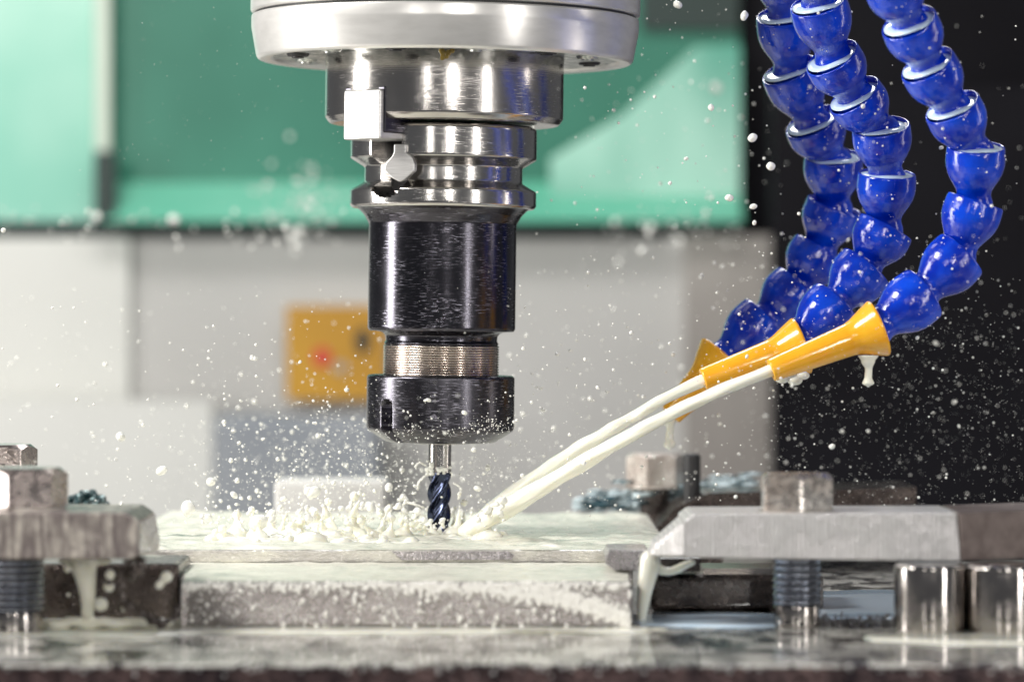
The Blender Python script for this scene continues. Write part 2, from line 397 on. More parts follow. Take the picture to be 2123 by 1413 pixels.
for k in range(12):
    a = 2 * PI * k / 12 + .22
    c = Vector((3.08 * math.sin(a), -3.08 * math.cos(a), 5.255 - Z0))
    b = lathe([(0, -.04), (.12, -.05), (.13, -.02), (.2, -.02), (.22, 0), (.24, .04), (0, .06)], 24)
    obj('screw', b, M['dark'] if k % 2 else M['under'], sp, loc=c)
obj('nose', lathe(rnd(L([(1.2, 3.9), (2.30, 3.9), (2.38, 3.92), (2.47, 4.04), (2.47, 5.32), (1.2, 5.32)]), .03), 192), M['nose'], sp)
# drive key, turned to face front-left
ka = math.radians(-40)
def keybox(w_, dep, z0, z1, rr, h=None):
    bm = box(-w_ / 2, w_ / 2, -rr, -rr + dep, z0 - Z0, z1 - Z0)
    bmesh.ops.rotate(bm, verts=bm.verts, cent=(0, 0, 0), matrix=Matrix.Rotation(ka, 3, 'Z')); return bm
kk = obj('drive_key', keybox(1.02, .95, 3.49, 4.50, 2.53), M['key'], sp, smooth=None); bevel(kk, .05, 3)
kk = obj('key_seat', keybox(1.10, .8, 3.62, 4.56, 2.44), M['oxide'], sp, smooth=None); bevel(kk, .03, 2)
kk = obj('key', keybox(.72, 1.0, 3.50, 3.9, 2.1), M['nose'], sp, smooth=None)
bpy.data.objects.remove(kk)
# amber oil bead on the nose
bm = bmesh.new()
for (x, z, r) in ((.02, 5.2, .07), (.08, 5.16, .06), (.12, 5.22, .06), (.0, 5.12, .05), (.2, 5.26, .05), (-.02, 5.26, .06)):
    yy = -math.sqrt(2.47 ** 2 - x * x) - .01
    ball(bm, Vector((x, yy, z - Z0)), r, 3, (1, .45, 1.1))
o = obj('oil_bead', bm, M['oil'], smooth=180, loc=onaxis(Z0)); o.rotation_euler = TILT
tag(o, 'amber oil bead at the top of the steel spindle nose', 'oil bead')

# ------------------------------------------------------------------ tool holder
ZB = -2.65
th = empty('tool_holder', onaxis(ZB), 'black collet chuck tool holder with bright V flange gripping the end mill', 'tool holder', rot=TILT)
def LH(pr): return [(r, z - ZB) for r, z in pr]
def angd(t, c):
    return (t - c + PI) % (2 * PI) - PI
def flangef(t, r, z):
    zz = z + ZB
    for c in (math.radians(-37), math.radians(143)):
        d = abs(angd(t, c)) * 1.93
        hw = .40 if zz > 3.0 else (.40 if zz > 2.62 else math.sqrt(max(0, .16 - ((2.62 - zz) / .26 * .4) ** 2)) if zz > 2.36 else -1)
        if hw > 0 and d < hw:
            s = min(1, (hw - d) / .05)
            r = r - (r - min(r, 1.38)) * s
    return r
fp = LH([(1.3, 3.87), (1.86, 3.87), (1.93, 3.80), (1.93, 3.20), (1.64, 3.02), (1.64, 2.70), (1.93, 2.53), (1.93, 2.23), (1.88, 2.17), (1.3, 2.17)])
obj('flange', lathe(dense(rnd(fp, .03), .035), 420, rf=flangef), M['flange'], th, smooth=35)
# bright ground face at the right side of the keyway
c = [(0, .46), (.13, .46), (.14, .30), (.27, .20), (.34, .06), (.33, -.08), (.12, -.26), (-.0, -.30), (-.16, -.22), (-.33, -.06), (-.30, .08), (-.16, .22), (-.12, .30), (-.12, .46)]
bm = prism([(x, z) for x, z in c], -.03, .12)
kf = obj('keyway_face', bm, M['key'], th, smooth=None)
kf.location = (833 / 100 - 9.18, -1.80, 2.93 - ZB + .02); kf.rotation_euler = (0, 0, math.radians(-20)); bevel(kf, .02, 2)
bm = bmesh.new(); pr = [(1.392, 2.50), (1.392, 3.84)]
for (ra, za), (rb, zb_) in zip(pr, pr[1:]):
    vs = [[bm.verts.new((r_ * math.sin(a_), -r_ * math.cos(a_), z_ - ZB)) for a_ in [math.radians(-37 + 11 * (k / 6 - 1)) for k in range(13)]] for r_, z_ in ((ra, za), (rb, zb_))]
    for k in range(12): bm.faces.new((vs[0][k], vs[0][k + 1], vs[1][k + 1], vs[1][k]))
o = obj('keyway_shade', bm, M['dark'], th)  # dark liner added, the slot's shade put into its colour
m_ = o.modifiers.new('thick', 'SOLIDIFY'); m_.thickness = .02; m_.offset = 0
body = LH([(1.3, 2.18), (1.80, 2.18), (1.74, 2.14), (1.63, 2.03), (1.555, 1.90), (1.53, 1.86), (1.53, -.30), (1.50, -.36), (1.25, -.38)])
obj('body', lathe(rnd(body, .02), 192), M['oxide'], th)
neck = LH([(1.3, -.37), (1.22, -.40), (1.165, -.46), (1.155, -.56), (1.19, -.62), (1.17, -.65), (1.1, -.66)])
obj('neck', lathe(rnd(neck, .015), 160), M['oxide'], th)
tp = [(1.0, -.64)]
for i in range(12):
    z = -.65 - i * .052
    tp += [(1.165, z), (1.195, z - .012), (1.20, z - .018), (1.20, z - .040), (1.195, z - .044)]
tp += [(1.14, -.65 - 12 * .052), (1.0, -1.3)]
obj('thread', lathe(LH(tp), 160), M['threadm'], th, smooth=60)
nutang = [math.radians(a_) for a_ in (-45, 110, 180)]
def nutf(t, r, z):
    zz = z + ZB
    if r < .9: return r
    for c_ in nutang:
        d = abs(angd(t, c_)) * 1.53
        top = -1.76
        hw = .17
        if zz > top: continue
        if zz > top - hw: hw = math.sqrt(max(0, hw * hw - (hw - (top - zz)) ** 2))
        if d < hw: r -= min(1, (hw - d) / .05) * .22
    return r
np_ = LH([(1.0, -1.27), (1.49, -1.27), (1.53, -1.31), (1.53, -2.36), (1.50, -2.42), (1.17, -2.63), (1.1, -2.66), (.26, -2.66), (.25, -2.5)])
obj('collet_nut', lathe(dense(rnd(np_, .03), .04), 540, rf=nutf), M['nutm'], th, smooth=40)
obj('collet', lathe(LH([(.24, -2.5), (.24, -2.69), (.55, -2.69), (.6, -2.62)]), 64), M['nose'], th)

# end mill
ZE = -4.62
em = empty('end_mill', onaxis(ZE), 'dark blue fluted end mill cutting at the plate surface', 'end mill', rot=TILT)
obj('shank', lathe([(0, -2.60 - ZE), (.24, -2.62 - ZE), (.24, -3.28 - ZE), (.2, -3.30 - ZE), (0, -3.30 - ZE)], 64), M['flange'], em)
prof = [(.02, .0), (.24, .01)] + [(.245, .01 + i * .02) for i in range(1, 66)] + [(.2, 1.36), (.2, 1.38)]
def fl(t, r, z):
    if r < .1: return r
    ph = 4 * (t - 2 * PI * z / 1.75) / (2 * PI); u = ph % 1
    g_ = .42 if u < .5 else .42 * (1 - (u - .5) / .42)
    g_ = max(0, g_) if u < .92 else 0
    if u < .06: g_ *= u / .06
    fade = 1 if z < 1.15 else max(0, 1 - (z - 1.15) / .2)
    return r * (1 - g_ * fade * (.85 + .15 * math.sin(u * 12)))
obj('flutes', lathe(prof, 192, rf=fl), M['carbide'], em, smooth=50)

# ------------------------------------------------------------------ workpiece
WT = -4.60
pl = empty('workpiece_plate', (P(860, 1110, 0).x, -4.3, TZ), 'flooded metal plate being milled, stepped front, under both clamps', 'workpiece')
xl, xr = P(330, 1140, -4.3).x, P(1352, 1140, -4.3).x
def pl_part(name, bm, mat, **k): return part(name, bm, mat, pl, **k)
o = pl_part('upper_plate', prism([(xl - 1.2, WT), (xl - 1.2, -4.845), (xr + .4, -4.845), (xr + .4, WT)], -4.3, 7.7), M['edge'], smooth=None); bevel(o, .03, 2)
xb0, xb1 = P(374, 1250, -9.1).x, P(1312, 1250, -9.1).x
bm = box(xb0, xb1, -9.1, -4.2, TZ + .01, -4.85)
for v in bm.verts:
    if v.co.y > -5: v.co.x *= K(-4.2) / K(-9.1)
o = pl_part('base_block', bm, M['block'], smooth=None); bevel(o, .10, 4)
# liquid film, gently wavy real surface
def filmgrid(x0, x1, y0, y1, z, nx, ny, amp, mat, name, label, edge=.4, sx=1.2, sy=.5):
    bm = bmesh.new(); g_ = []
    for j in range(ny + 1):
        row = []
        for i in range(nx + 1):
            x = x0 + (x1 - x0) * i / nx; y = y0 + (y1 - y0) * j / ny
            e = min(1, min(i, nx - i) / 3, min(j, ny - j) / 2)
            h = amp * (.6 + mn.fractal(Vector((x * sx, y / sy, z)), .6, 2, 3)) * e
            wx = .12 * mn.noise(Vector((x * .8, y, 3))) * (1 if 0 < i < nx else 0)
            row.append(bm.verts.new((x, y + (.12 * mn.noise(Vector((x * .9, 1, 7))) if j in (0, ny) else 0), z + max(0, h))))
        g_.append(row)
    for j in range(ny):
        for i in range(nx): bm.faces.new((g_[j][i], g_[j][i + 1], g_[j + 1][i + 1], g_[j + 1][i]))
    o = obj(name, bm, mat, smooth=180); return tag(o, label, None, None, 'stuff')
filmgrid(xl - 1.1, xr + .35, -4.25, 7.6, WT + .005, 160, 90, .06, M['film'], 'coolant_film', 'milky coolant sheet washing over the top of the plate')
filmgrid(xb0 + .08, xb1 - .08, -8.95, -4.33, -4.845, 140, 40, .03, M['film'], 'coolant_film', 'thin coolant film running along the lower front ledge')
for v in bpy.data.objects['coolant_film.001'].data.vertices: v.co.x *= K(v.co.y) / K(-9.1)
# cut patch: freshly milled recess strip on the front edge
a = P(812, 1141, -4.33); b = P(1060, 1160, -4.33)
o = pl_part('milled_patch', prism([(a.x, a.z - .01), (a.x + .2, b.z), (b.x, b.z + .01), (b.x + .06, b.z + .09), (b.x - .08, a.z - .01)], -4.36, -4.25), M['shim'], smooth=None)

bv = []; bf = []
tb = bmesh.new(); bmesh.ops.create_icosphere(tb, subdivisions=2, radius=1); bvt = [v.co.copy() for v in tb.verts]; bft = [[v.index for v in f.verts] for f in tb.faces]; tb.free()
for i in range(15000):
    u = R.random(); x = xb0 + .05 + (xb1 - xb0 - .1) * u; v_ = R.random(); z = TZ + .03 + .79 * v_
    arc = math.exp(-((v_ - (.95 - 2.6 * max(0, u - .62) ** 2 * 2.2)) / .16) ** 2) * min(1, max(0, (u - .42) * 3)) + .35 * math.exp(-((v_ - 1) / .12) ** 2)  # beads crowd where the highlight falls; their white colour paints it
    if R.random() > .035 + 1.7 * arc: continue
    r_ = .007 + min(.03, R.expovariate(100)); sz = R.uniform(.9, 1.9)
    b0 = len(bv); bv += [Vector((x + v.x * r_, -9.1 + v.y * r_ * .55, z + v.z * r_ * sz)) for v in bvt]; bf += [[b0 + k for k in f] for f in bft]
me = bpy.data.meshes.new('water_beads'); me.from_pydata(bv, [], bf); me.materials.append(M['bead'])
for p in me.polygons: p.use_smooth = True
o = bpy.data.objects.new('water_beads', me); C.objects.link(o); tag(o, 'tiny wet beads whitened as glints, covering the front face of the block', kind='stuff')

# shim plates under the right clamp nose
a = P(1256, 1140, -7); b = P(1345, 1182, -7)
o = obj('shim_block', prism([(a.x, a.z - .12), (a.x + .06, a.z), (b.x, a.z), (b.x, b.z + .01), (a.x + .18, b.z), (a.x, b.z + .12)], -7, -5.2), M['shim'], smooth=None)
tag(bevel(o, .02, 2), 'small rough grey steel shim at the tip of the right clamp', 'shim')
a = P(1347, 1156, -6.8); b = P(1452, 1184, -6.8)
tag(bevel(obj('packing_strip', box(a.x, b.x, -6.8, -5.0, b.z, a.z), M['darkblock'], smooth=None), .02, 2), 'dark packing strip under the right clamp nose', 'shim')
# dark support blocks behind
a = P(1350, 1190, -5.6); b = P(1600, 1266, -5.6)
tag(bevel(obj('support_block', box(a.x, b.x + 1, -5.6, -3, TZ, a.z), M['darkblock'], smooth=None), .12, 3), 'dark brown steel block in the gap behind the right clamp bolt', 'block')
a = P(1450, 1166, -4); b = P(1612, 1176, -4)
tag(obj('brass_strip', box(a.x, b.x, -5.5, -4, b.z - .02, a.z), M['threadm'], smooth=None), 'thin tan metal strip above the dark support block', 'strip')

# ------------------------------------------------------------------ right strap clamp
dR = -9.6
def cl(px, py, d=dR): v = P(px, py, d); return v
yb = -7.2
pts = [(1346, 1152), (1350, 1133), (1358, 1124), (1437, 1065), (1985, 1062), (1992, 1163), (1420, 1155)]
rc = empty('strap_clamp', Vector((cl(1650, 1155).x, -8.4, -4.36)), 'pale milled strap clamp with pointed nose, held by the right hex bolt', 'clamp', 'strap clamps holding the plate')
pol = [(cl(*p).x, cl(*p).z) for p in pts]
ys = [-8.7, -8.7, -8.7, dR, dR, dR, dR]
pol = [(cl(*p).x, cl(*p).z) for p in [(1419, 1155), (1419, 1079), (1438, 1065), (1984, 1062), (1991, 1163)]]
o = part('bar', prism(pol, dR, yb), M['clamp'], rc, smooth=None); bevel(o, .03, 3)
n0 = [cl(1418, 1081), cl(1356, 1127, -8.9), cl(1347, 1151, -8.9), cl(1418, 1153)]
bm = bmesh.new(); f1 = [bm.verts.new(v) for v in n0]; f2 = [bm.verts.new(Vector((v.x, -7.7, v.z))) for v in n0]
bm.faces.new(f1); bm.faces.new(f2[::-1])
for i in range(4): bm.faces.new((f1[i], f2[i], f2[(i + 1) % 4], f1[(i + 1) % 4]))
bmesh.ops.recalc_face_normals(bm, faces=bm.faces)
o = part('nose', bm, M['clamp'], rc, smooth=None); bevel(o, .03, 3)
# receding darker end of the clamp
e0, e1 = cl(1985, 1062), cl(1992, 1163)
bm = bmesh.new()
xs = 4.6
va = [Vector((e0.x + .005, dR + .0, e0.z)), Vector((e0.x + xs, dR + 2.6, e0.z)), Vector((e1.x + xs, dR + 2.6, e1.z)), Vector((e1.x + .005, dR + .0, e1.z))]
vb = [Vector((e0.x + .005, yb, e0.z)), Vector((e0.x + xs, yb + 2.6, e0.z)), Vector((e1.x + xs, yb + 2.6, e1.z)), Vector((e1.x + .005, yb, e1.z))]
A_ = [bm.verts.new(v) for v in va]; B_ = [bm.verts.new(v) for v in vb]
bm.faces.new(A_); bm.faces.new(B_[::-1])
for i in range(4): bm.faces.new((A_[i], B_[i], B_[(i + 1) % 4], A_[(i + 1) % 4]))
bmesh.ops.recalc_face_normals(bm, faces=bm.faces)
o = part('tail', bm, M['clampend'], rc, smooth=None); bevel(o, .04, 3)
def bolt(name_label, px, pyt, pyb, d, wpx, ang, thread_px, zc0, zc1, headmat=None, group='hex bolts through the clamps'):
    k = K(d); c = P(px, pyb, d)
    r = empty('hex_bolt', (c.x, d, TZ), name_label, 'bolt', group)
    h = (pyb - pyt) / 100 * k
    o = obj('head', hexhead(wpx / 100 * k * .93, h, ang), headmat or M['boltm'], r, smooth=25); o.location.z = c.z - TZ
    o = obj('washer', lathe(rnd([(0, 0), (.72, 0), (.72, .07), (0, .07)], .02), 64), M['boltm'], r); o.location.z = c.z - TZ - .075
    if thread_px:
        rr = thread_px / 200 * k
        o = obj('threaded_shank', thread(rr, .38, c.z - TZ - .08, .118, .045), M['bolt_thread'], r, smooth=40)
        o = obj('plain_shank', lathe(rnd([(0, 0), (rr * .97, 0), (rr * .97, .37), (0, .40)], .02), 64), M['chromem'], r)
    return r
M['boltright'] = wetmetal('pale_stained_bolt_steel', (.50, .43, .38), (.78, .75, .70), 6, .03, .28, .4, metal=.85)
bolt('tan stained hex bolt with wet thread through the right clamp', 1652, 980, 1056, -8.6, 152, math.radians(1), 100, 0, 0, M['boltright'])

# riser cylinders
for px, rpx, d, lab in ((1928, 74, -9.9, 'polished steel riser cylinder under the clamp beside the bolt'), (2083, 80, -10.0, 'polished steel riser cylinder at the right edge under the clamp tail')):
    c = P(px, 1165, d); r_ = rpx / 100 * K(d); h = cl(1992, 1163).z - TZ - .01
    o = obj('riser_cylinder', lathe(rnd([(0, 0), (r_ - .04, 0), (r_, .04), (r_, h - .05), (r_ - .05, h), (0, h)], .02), 128), M['chromem'], loc=(c.x, d, TZ))
    tag(o, lab, 'cylinder', 'riser cylinders under the right clamp')

# ------------------------------------------------------------------ left strap clamp
dL = -11.0
def c2(px, py, d=dL): return P(px, py, d)
lc_ = empty('strap_clamp', Vector((c2(35, 1150).x, -9.6, -4.3)), 'brown streaked strap clamp with blunt nose at the left of the plate', 'clamp', 'strap clamps holding the plate')
pol = [(-200, 1158), (-200, 1062), (262, 1062), (288, 1080), (288, 1152), (270, 1158)]
o = part('bar', prism([(c2(*p).x, c2(*p).z) for p in pol], dL, -8.3), M['clampL'], lc_, smooth=None); bevel(o, .04, 3)
# chamfered nose
a = [c2(289, 1082), c2(322, 1128, -9.2), c2(318, 1148, -9.2), c2(289, 1152)]
bm = bmesh.new()
f1 = [bm.verts.new(v) for v in a]
f2 = [bm.verts.new(Vector((v.x, -8.3, v.z))) for v in a]
bm.faces.new(f1); bm.faces.new(f2[::-1])
for i in range(4): bm.faces.new((f1[i], f2[i], f2[(i + 1) % 4], f1[(i + 1) % 4]))
bmesh.ops.recalc_face_normals(bm, faces=bm.faces)
o = part('nose', bm, M['noseL'], lc_, smooth=None); bevel(o, .03, 2)
bolt('blurred hex bolt with dark side on the left clamp, thread below', 52, 968, 1048, -9.8, 166, math.radians(-15), 128, 0, 0, M['boltleft'])
r = bpy.data.objects['hex_bolt.001']
for ch in r.children:
    if ch.name.startswith(('threaded', 'plain')): ch.location.x = (28 - 52) / 100 * .86
r = bolt('far hex bolt head peeking above the left clamp bolt', 2, 920, 966, -2, 142, math.radians(-20), 0, 0, 0, M['boltleft'])
o = obj('bolt_stud', lathe([(0, 0), (.4, 0), (.4, 2.4), (0, 2.4)], 32), M['darkblock'], r); o.location.z = P(0, 966, -2).z - TZ - 2.48

# things behind the plate, out of focus
q = NT('dark_teal_swarf'); q.set(col=q.mixc(q.ramp(q.noise(9, det=3), .58, .66), (.006, .035, .04), (.5, .65, .66)), rough=.3); q.bump(q.noise(6, det=4), .8, .1); M['tealdark'] = q.m
c = P(180, 1050, 4)
bm = bmesh.new()
for i in range(70):
    a_ = R.random() * PI; rr = R.random() ** .5
    ball(bm, c + Vector((math.cos(a_) * rr * .45, R.uniform(-.4, .4), abs(math.sin(a_)) * rr * .36 - .05)), R.uniform(.06, .12), 2)
tag(obj('swarf_clump', bm, M['tealdark'], smooth=180), 'dark teal lump of wet swarf behind the left clamp', 'swarf', 'clumps of wet teal swarf')
c = P(180, 1050, 4)
a, b = P(568, 996, 9.5), P(802, 1068, 9.5)
o = empty('rear_vise_jaw', Vector(((a.x + b.x) / 2, 9.5, TZ)), 'blurred pale steel block standing behind the plate left of the end mill', 'block')
q1 = part('block', box(a.x, b.x, 9.5, 11.5, TZ, a.z), M['grey'], o, smooth=None); bevel(q1, .12, 3)
# rear clamp on the right
rr_ = empty('rear_strap_clamp', Vector((P(1450, 1050, 6).x, 7, TZ)), 'blurred dark rear clamp behind the plate covered in blue white swarf', 'clamp')
pol = [(1340, 1120), (1400, 1052), (1470, 1022), (1900, 1010), (1900, 1130)]
part('bar', prism([(P(*p, 5).x, P(*p, 5).z) for p in pol], 5, 8), M['darkblock'], rr_, smooth=None)
part('foot', box(P(1360, 1100, 5).x, P(1500, 1100, 5).x, 5.2, 7.8, TZ, P(0, 1118, 5).z), M['darkblock'], rr_, smooth=None)
r = bolt('far pale hex bolt head on the rear clamp under the drips', 1358, 938, 1004, 8.5, 116, math.radians(-18), 0, 0, 0)
o = obj('bolt_stud', lathe([(0, 0), (.35, 0), (.35, 2), (0, 2)], 32), M['darkblock'], r); o.location.z = P(0, 1004, 8.5).z - TZ - 2.08
c = P(1434, 1004, 6.5)
tag(obj('dark_stud', lathe(rnd([(0, -2), (.2, -2), (.2, .66), (.15, .7), (0, .7)], .04), 32), M['dark'], loc=c), 'short black stud beside the far pale bolt', 'stud')
bm = bmesh.new()
for i in range(330):
    u = R.random(); px = 1195 + 370 * u; py = 1045 - 42 * u + R.gauss(0, 9 + 9 * math.sin(u * PI)); d = R.uniform(8, 11)
    ball(bm, P(px, py, d), R.uniform(.03, .11), 1, (R.uniform(1.5, 4), 1, R.uniform(.4, .9)))
tag(obj('swarf_pile', bm, M['teal'], smooth=180), 'pile of blue white wet swarf on the rear clamp', kind='stuff')

# ------------------------------------------------------------------ blue segmented hoses
SEG = [(0.0, .36), (.30, .32), (.50, .24), (.535, .06), (.555, .0), (.585, -.005), (.603, .03), (.612, .10), (.62, .26), (.61, .38), (.575, .50), (.52, .61), (.44, .73), (.385, .82), (.362, .88), (.36, .93), (.37, .98), (.395, 1.04), (.415, 1.12), (.42, 1.24), (.40, 1.34), (.32, 1.40), (0, 1.43)]
def segmesh():
    bm = lathe(rnd(SEG, .012, 2), 56)
    me = bpy.data.meshes.new('hose_segment'); bm.normal_update(); bm.to_mesh(me); bm.free()
    for p in me.polygons: p.use_smooth = True
    me.set_sharp_from_angle(angle=math.radians(50)); me.materials.append(M['blue']); return me
seg_me = segmesh()
def poolmesh():
    bm = lathe([(.545, -.02), (.535, .012), (.45, .03), (.2, .035), (0, .035)], 40, zf=lambda t, r, z: z + .012 * math.sin(3 * t + 1))
    me = bpy.data.meshes.new('coolant_pool'); bm.to_mesh(me); bm.free()
    for p in me.polygons: p.use_smooth = True
    me.materials.append(M['pool']); return me
pool_me = poolmesh()
def quat_to(d): return Vector((0, 0, 1)).rotation_difference(d.normalized())
def hose(rims, mouth, tip, label, pools):
    root = empty('coolant_hose', P(*rims[0]), label, 'hose', 'blue coolant hoses with yellow nozzles')
    pts = [P(*r) for r in rims] + [P(*mouth)]
    for i in range(len(pts) - 1):
        a, b = pts[i], pts[i + 1]
        if i + 2 < len(pts): nd = (pts[i + 2] - b).normalized()
        else: nd = (P(*tip) - b).normalized()
        j0 = a + (b - a).normalized() * .16
        j1 = b + nd * .16
        ax = (j1 - j0); Lg = ax.length; ax.normalize()
        o = bpy.data.objects.new('hose_segment', seg_me); C.objects.link(o); o.parent = root
        s = 1.0 * K(rims[min(i, len(rims) - 1)][2])
        zs = Lg / (1.20 - .16)
        o.rotation_mode = 'QUATERNION'; o.rotation_quaternion = quat_to(ax) @ Matrix.Rotation(R.uniform(0, 6), 4, 'Z').to_quaternion()
        o.location = j0 - ax * (.16 * zs) - root.location
        o.scale = (s, s, zs)
        if i in pools:
            pw = pools[i]
            c = bpy.data.objects.new('coolant_pool', pool_me); C.objects.link(c); c.parent = o
            n = (-ax).lerp(Vector((0, 0, 1)), .3).normalized()
            qd = quat_to(n)
            c.rotation_mode = 'QUATERNION'; c.rotation_quaternion = o.rotation_quaternion.inverted() @ qd
            c.location = (0, 0, .03); c.scale = (pw, pw, 1)
    # nozzle
    m, tp_ = P(*mouth), P(*tip); ax = (tp_ - m); Ln = ax.length; ax.normalize(); s = K(mouth[2])
    pr = [(.54, .02), (.57, -.02), (.605, 0), (.605, .04), (.57, .12), (.48, .32), (.385, .52), (.345, .66), (.33, .85), (.24, Ln / s - .02), (.22, Ln / s), (.15, Ln / s), (.14, Ln / s - .3), (.25, .8), (.5, .2), (.54, .02)]
    o = obj('nozzle', lathe(rnd(pr, .03, 3), 64), M['yellow'], root, smooth=50)
    o.rotation_mode = 'QUATERNION'; o.rotation_quaternion = quat_to(ax); o.location = m - root.location; o.scale = (s, s, s)
    return root
dR_ = [-6.2, -5.65, -5.1, -4.6, -4.15, -3.8, -3.7, -3.8]
rimR = [(1846, -42), (1884, 46), (1922, 134), (1972, 221), (2023, 305), (2022, 416), (1993, 527), (1914, 608)]
hose([(x, y, d) for (x, y), d in zip(rimR, dR_)], (1822, 680, -4.0), (1598, 768, -4.2), 'frontmost blue segmented coolant hose, outermost on the right, with yellow nozzle', {1: 1, 2: 1, 3: 1, 4: 1})
rimM = [(1683, -92), (1697, 8), (1724, 118), (1768, 197), (1826, 262), (1838, 360), (1838, 468), (1797, 552), (1733, 628)]
dM = [-3.7, -3.15, -2.6, -2.15, -1.75, -1.3, -1.0, -1.0, -1.1]
hose([(x, y, d) for (x, y), d in zip(rimM, dM)], (1662, 716, -1.3), (1457, 787, -1.5), 'middle blue segmented coolant hose, its yellow nozzle between the other two', {1: 1, 2: 1, 3: 1, 4: 1, 5: 1})
rimL = [(1618, -75), (1628, 34), (1637, 147), (1682, 252), (1727, 325), (1732, 424), (1702, 515), (1656, 596), (1586, 664)]
dl = [-.5, .05, .6, 1.1, 1.55, 1.95, 2.2, 2.2, 2.1]
hose([(x, y, d) for (x, y), d in zip(rimL, dl)], (1500, 742, 2), (1390, 860, 1.8), 'rear blue segmented coolant hose, leftmost, nozzle aimed low behind the streams', {1: 1, 2: 1, 3: 1, 4: 1})

bv = []; bf = []
for o in [o_ for o_ in bpy.data.objects if o_.name.startswith('hose_segment')]:
    m_ = Matrix.Translation(o.parent.location + o.location) @ o.rotation_quaternion.to_matrix().to_4x4() @ Matrix.Diagonal((*o.scale, 1))
    for i in range(26):
        a_ = R.uniform(0, 2 * PI); z = R.uniform(.08, .8); rr = .615 if z < .38 else .615 - (z - .38) * .53
        c = m_ @ Vector((rr * math.cos(a_), rr * math.sin(a_), z)); r_ = .006 + min(.02, R.expovariate(130)); b0 = len(bv)
        bv += [c + v * r_ for v in bvt]; bf += [[b0 + k for k in f] for f in bft]
me = bpy.data.meshes.new('coolant_beads'); me.from_pydata(bv, [], bf); me.materials.append(M['drop'])
for p in me.polygons: p.use_smooth = True
o = bpy.data.objects.new('coolant_beads', me); C.objects.link(o); tag(o, 'tiny milky beads spattered over the blue hoses', kind='stuff')

# ------------------------------------------------------------------ coolant streams
def stream(name, ctrl, label, seed):
    pts = spline([P(*c[:3]) for c in ctrl], 14)
    rad = []
    for i in range(len(pts)):
        u = i / 14; s = min(int(u), len(ctrl) - 2); f = u - s
        rad.append((ctrl[s][3] * (1 - f) + ctrl[s + 1][3] * f) / 100 * (1 + .05 * mn.noise(Vector((i * .15, seed, 0)))))
    return tag(obj(name, tube(pts, rad, 24, .22, seed=seed), M['cool'], smooth=180), label, 'stream', 'milky coolant streams from the nozzles')
stream('coolant_stream', [(1612, 763, -4.2, 12), (1500, 807, -3.9, 12), (1420, 844, -3.5, 13), (1327, 890, -3.0, 14), (1235, 942, -2.3, 15), (1128, 1006, -1.7, 18), (1050, 1052, -1.1, 21), (985, 1092, -.6, 20), (945, 1112, -.3, 12)],
       'lower front jet of milky coolant from the front yellow nozzle', 1.3)
stream('coolant_stream', [(1472, 782, -1.5, 12), (1370, 830, -1.5, 12), (1310, 866, -1.4, 12), (1254, 897, -1.4, 12.5), (1190, 935, -1.2, 14), (1120, 985, -.9, 17), (1050, 1037, -.6, 20), (1000, 1078, -.3, 19), (955, 1108, -.1, 10)],
       'upper jet of milky coolant from the middle yellow nozzle', 4.1)
def drip(px, py, ln, r, d, label):
    b = P(px, py, d); s = ln / 100
    pts = [b + Vector((0, 0, .12)), b, b + Vector((.01, 0, -s * .3)), b + Vector((0, 0, -s * .6)), b + Vector((0, 0, -s * .85)), b + Vector((0, 0, -s))]
    pts = spline(pts, 5); n = len(pts)
    prof = [1.7, 1.15, .6, .62, 1.0, .15]
    rad = []
    for i in range(n):
        u = i / 5; k = min(int(u), 4); f = u - k; f = f * f * (3 - 2 * f); rad.append((prof[k] * (1 - f) + prof[k + 1] * f) * r)
    return tag(obj('coolant_drip', tube(pts, rad, 20), M['cool'], smooth=180), label, 'drip', 'hanging drips of coolant')
drip(1800, 749, 50, .12, -4.1, 'white drip hanging under the mouth of the front nozzle')
drip(1388, 868, 66, .13, 1.8, 'white drip hanging from the tip of the rear nozzle')
bm = bmesh.new()
for x, y, r_ in ((1622, 784, .13), (1648, 788, .13), (1665, 778, .11), (1636, 778, .12)): ball(bm, P(x, y, -2.2), r_, 3, (1.2, 1, .8))
tag(obj('coolant_bead', bm, M['cool'], smooth=180), 'cluster of milky beads clinging below the middle nozzle', 'bead')

# ------------------------------------------------------------------ splash crown round the cutter
def crown(name, label, fingers, base, vox=.028, seed=1):
    rr = random.Random(seed); bm = bmesh.new()
    for (px, py, d, r_) in base: q_ = P(px, py, d); q_.z = WT + .01; ball(bm, q_, r_, 2, (rr.uniform(1, 2), 1.5, rr.choice((.3, .4, .5, .9, 1.3))))
    for (px, py, qx, qy, d, r0) in fingers:
        a, b = P(px, py, d), P(qx, qy, d + rr.uniform(-.3, .3)); b.z -= a.z - WT if py > 1085 else 0; a.z = WT if py > 1085 else a.z; mid = a.lerp(b, .5) + Vector((rr.uniform(-.08, .08), 0, rr.uniform(-.02, .1)))
        n = 9
        for i in range(n + 1):
            u = i / n; p = (a * (1 - u) ** 2 + mid * 2 * u * (1 - u) + b * u * u)
            r_ = r0 * (2.0 * (1 - u) ** 2.2 + .42)
            ball(bm, p, r_, 2)
        ball(bm, b, r0 * rr.uniform(.8, 1.35), 2)
    o = obj(name, bm, M['cool'], smooth=180)
    m = o.modifiers.new('remesh', 'REMESH'); m.mode = 'VOXEL'; m.voxel_size = vox; m.use_smooth_shade = True
    s = o.modifiers.new('smooth', 'SMOOTH'); s.factor = .6; s.iterations = 4
    return tag(o, label, 'splash', 'milky splashes on the plate')
F = []; B = []
r1 = random.Random(5)
